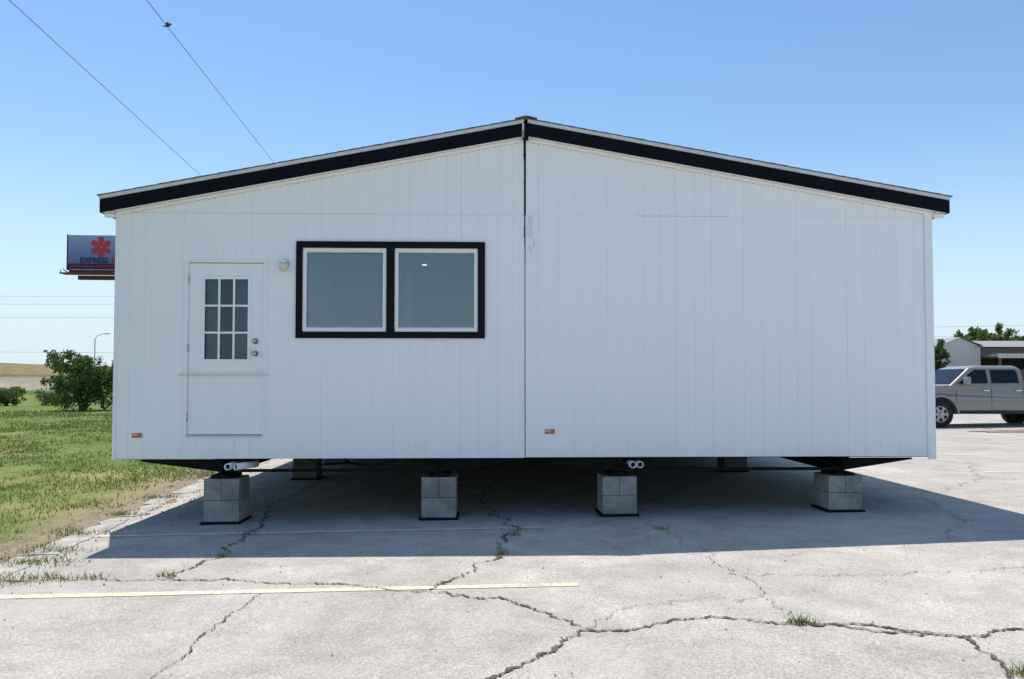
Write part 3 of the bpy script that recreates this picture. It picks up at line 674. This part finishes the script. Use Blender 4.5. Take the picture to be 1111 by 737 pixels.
for s in (-1,1):
    sidewin('side_glass_front',[(1.62,1.37),(2.56,1.38),(2.56,1.81),(2.20,1.81),(2.02,1.70)],s)
    sidewin('side_glass_rear',[(2.68,1.38),(3.56,1.39),(3.54,1.74),(3.48,1.81),(2.68,1.81)],s)
    for i,x in enumerate((1.50,2.62,3.66)): box('door_seam_%d'%i,x-.006,x+.006,s*.98-.004,s*.98+.004,.55,1.22,M_plas,T)
    box('cab_bed_gap',3.745,3.775,min(s*.9,s*.985),max(s*.9,s*.985),.6,1.34,M_plas,T)
    box('rocker',1.6,4.05,s*.985-.02,s*.985+.02,.44,.54,M_plas,T,.01)
    box('body_moulding',1.56,3.62,s*.985-.012,s*.985+.012,.78,.84,M_car,T,.01)
    for x in (2.34,3.38): box('door_handle',x,x+.2,s*.99-.02,s*.99+.02,1.14,1.18,M_chrome,T,.008)
    box('mirror_arm',1.74,1.81,min(s*.9,s*1.06),max(s*.9,s*1.06),1.36,1.40,M_plas,T); box('mirror',1.69,1.84,min(s*1.02,s*1.2),max(s*1.02,s*1.2),1.33,1.58,M_car,T,.03)
    box('headlight',.0,.30,min(s*.62,s*.935),max(s*.62,s*.935),.94,1.16,M_chrome,T,.03)
    box('tail_light',5.79,5.87,min(s*.80,s*.955),max(s*.80,s*.955),.85,1.2,M_red,T,.01)
    for cx in (FA,RA):
        R=[ (cx+r_*math.cos(a),WR+r_*math.sin(a)) for r_,rg in ((.595,1),(.535,-1)) for a in (np.linspace(.05,math.pi-.05,16)[::rg])]
        prism('wheel_arch_lip',R,'y',s*.975-.02,s*.975+.02,M_car,T,.008)
v=[(1.42,-.82,1.36),(1.42,.82,1.36),(1.99,.70,1.83),(1.99,-.70,1.83)]
v=[(x-.03,y,z+.012) for x,y,z in v]; mesh('windshield',v,[(0,1,2,3)],M_cg,T)
mesh('rear_glass',[(3.75,-.7,1.40),(3.75,.7,1.40),(3.70,.62,1.80),(3.70,-.62,1.80)],[(0,1,2,3)],M_cg,T)
box('grille',-.035,.05,-.55,.55,.84,1.16,M_plas,T,.01)
for i in range(3): box('grille_bar_%d'%i,-.05,-.02,-.54,.54,.88+.09*i,.90+.09*i,M_chrome,T)
box('front_bumper',-.10,.3,-.93,.93,.52,.76,M_chrome,T,.04); box('rear_bumper',5.8,5.98,-.92,.92,.55,.75,M_chrome,T,.03)
box('bed_interior',3.9,5.75,-.78,.78,1.24,1.362,M_plas,T)
for cx in (FA,RA):
    for s in (-1,1):
        g_=s*.84
        prof=[(.25,-.12),(.38,-.13),(.415,-.10),(.42,0),(.415,.10),(.38,.13),(.25,.12)]; seg=32; v=[];f=[]
        for i in range(seg):
            a=2*math.pi*i/seg
            for r,w_ in prof: v.append((cx+r*math.cos(a),g_+w_,WR+r*math.sin(a)))
        n=len(prof)
        for i in range(seg):
            for j in range(n-1): f.append((i*n+j,((i+1)%seg)*n+j,((i+1)%seg)*n+j+1,i*n+j+1))
        mesh('tire',v,f,M_tire,T,smooth=True)
        tube('rim_barrel',[(cx,g_-.11,WR),(cx,g_+.11,WR)],.255,M_plas,T,24)
        yo=g_+s*.115
        for k in range(6):
            a=2*math.pi*k/6; c,s_=math.cos(a),math.sin(a); w1,w2=.05,.035
            prism('rim_spoke',[(cx+.04*c-w1*s_,WR+.04*s_+w1*c),(cx+.245*c-w2*s_,WR+.245*s_+w2*c),(cx+.245*c+w2*s_,WR+.245*s_-w2*c),(cx+.04*c+w1*s_,WR+.04*s_-w1*c)],'y',yo-.012+.0007*k,yo+.012+.0007*k,M_rim,T)
        rr=[(cx+r_*math.cos(a),yo,WR+r_*math.sin(a)) for r_ in (.26,.225) for a in np.linspace(0,2*math.pi,33)[:-1]]
        mesh('rim_lip',rr,[(i,(i+1)%32,(i+1)%32+32,i+32) for i in range(32)],M_rim,T)
        tube('hub',[(cx,yo-.01,WR),(cx,yo+s*.02,WR)],.06,M_chrome,T,16)

# ---------------------------------------------------------------- camera & light
cam=bpy.data.cameras.new('camera'); co=link(bpy.data.objects.new('camera',cam)); sc.camera=co
cam.lens=25.92; cam.sensor_width=36; cam.clip_end=6000; cam.shift_y=.0194
co.location=(0,-8.65,1.65); co.rotation_euler=(math.pi/2+.0314,0,-.03)
sv=Vector((.18,-.37,-1)).normalized()
sl=bpy.data.lights.new('sun','SUN'); sl.energy=5; sl.angle=math.radians(.53); sl.color=(1,.965,.91)
so=link(bpy.data.objects.new('sun',sl)); so.rotation_euler=sv.to_track_quat('-Z','Y').to_euler()
w=bpy.data.worlds.new('World'); sc.world=w; w.use_nodes=True; nt=w.node_tree; nt.nodes.clear()
N_=nt.nodes.new
sk=N_('ShaderNodeTexSky'); sk.sky_type='NISHITA'; sk.sun_disc=False; sk.sun_elevation=math.radians(67.6); sk.sun_rotation=math.radians(-26)
sk.air_density=1.2; sk.dust_density=.2; sk.ozone_density=2.5
hs=N_('ShaderNodeHueSaturation'); hs.inputs['Saturation'].default_value=1.12; hs.inputs['Value'].default_value=1.03
tc=N_('ShaderNodeTexCoord'); sx=N_('ShaderNodeSeparateXYZ'); mr=N_('ShaderNodeMapRange'); mr.interpolation_type='SMOOTHSTEP'
mr.inputs[1].default_value=-.02; mr.inputs[2].default_value=.32; mr.inputs[3].default_value=.92; mr.inputs[4].default_value=0
mx=N_('ShaderNodeMix'); mx.data_type='RGBA'; mx.inputs[7].default_value=(4.4,5.5,6.5,1)
bg=N_('ShaderNodeBackground'); bg.inputs[1].default_value=.15; ou=N_('ShaderNodeOutputWorld')
lk=nt.links.new
lk(sk.outputs[0],hs.inputs['Color']); lk(hs.outputs[0],mx.inputs[6]); lk(tc.outputs['Generated'],sx.inputs[0]); lk(sx.outputs[2],mr.inputs[0]); lk(mr.outputs[0],mx.inputs[0]); lk(mx.outputs[2],bg.inputs[0]); lk(bg.outputs[0],ou.inputs[0])
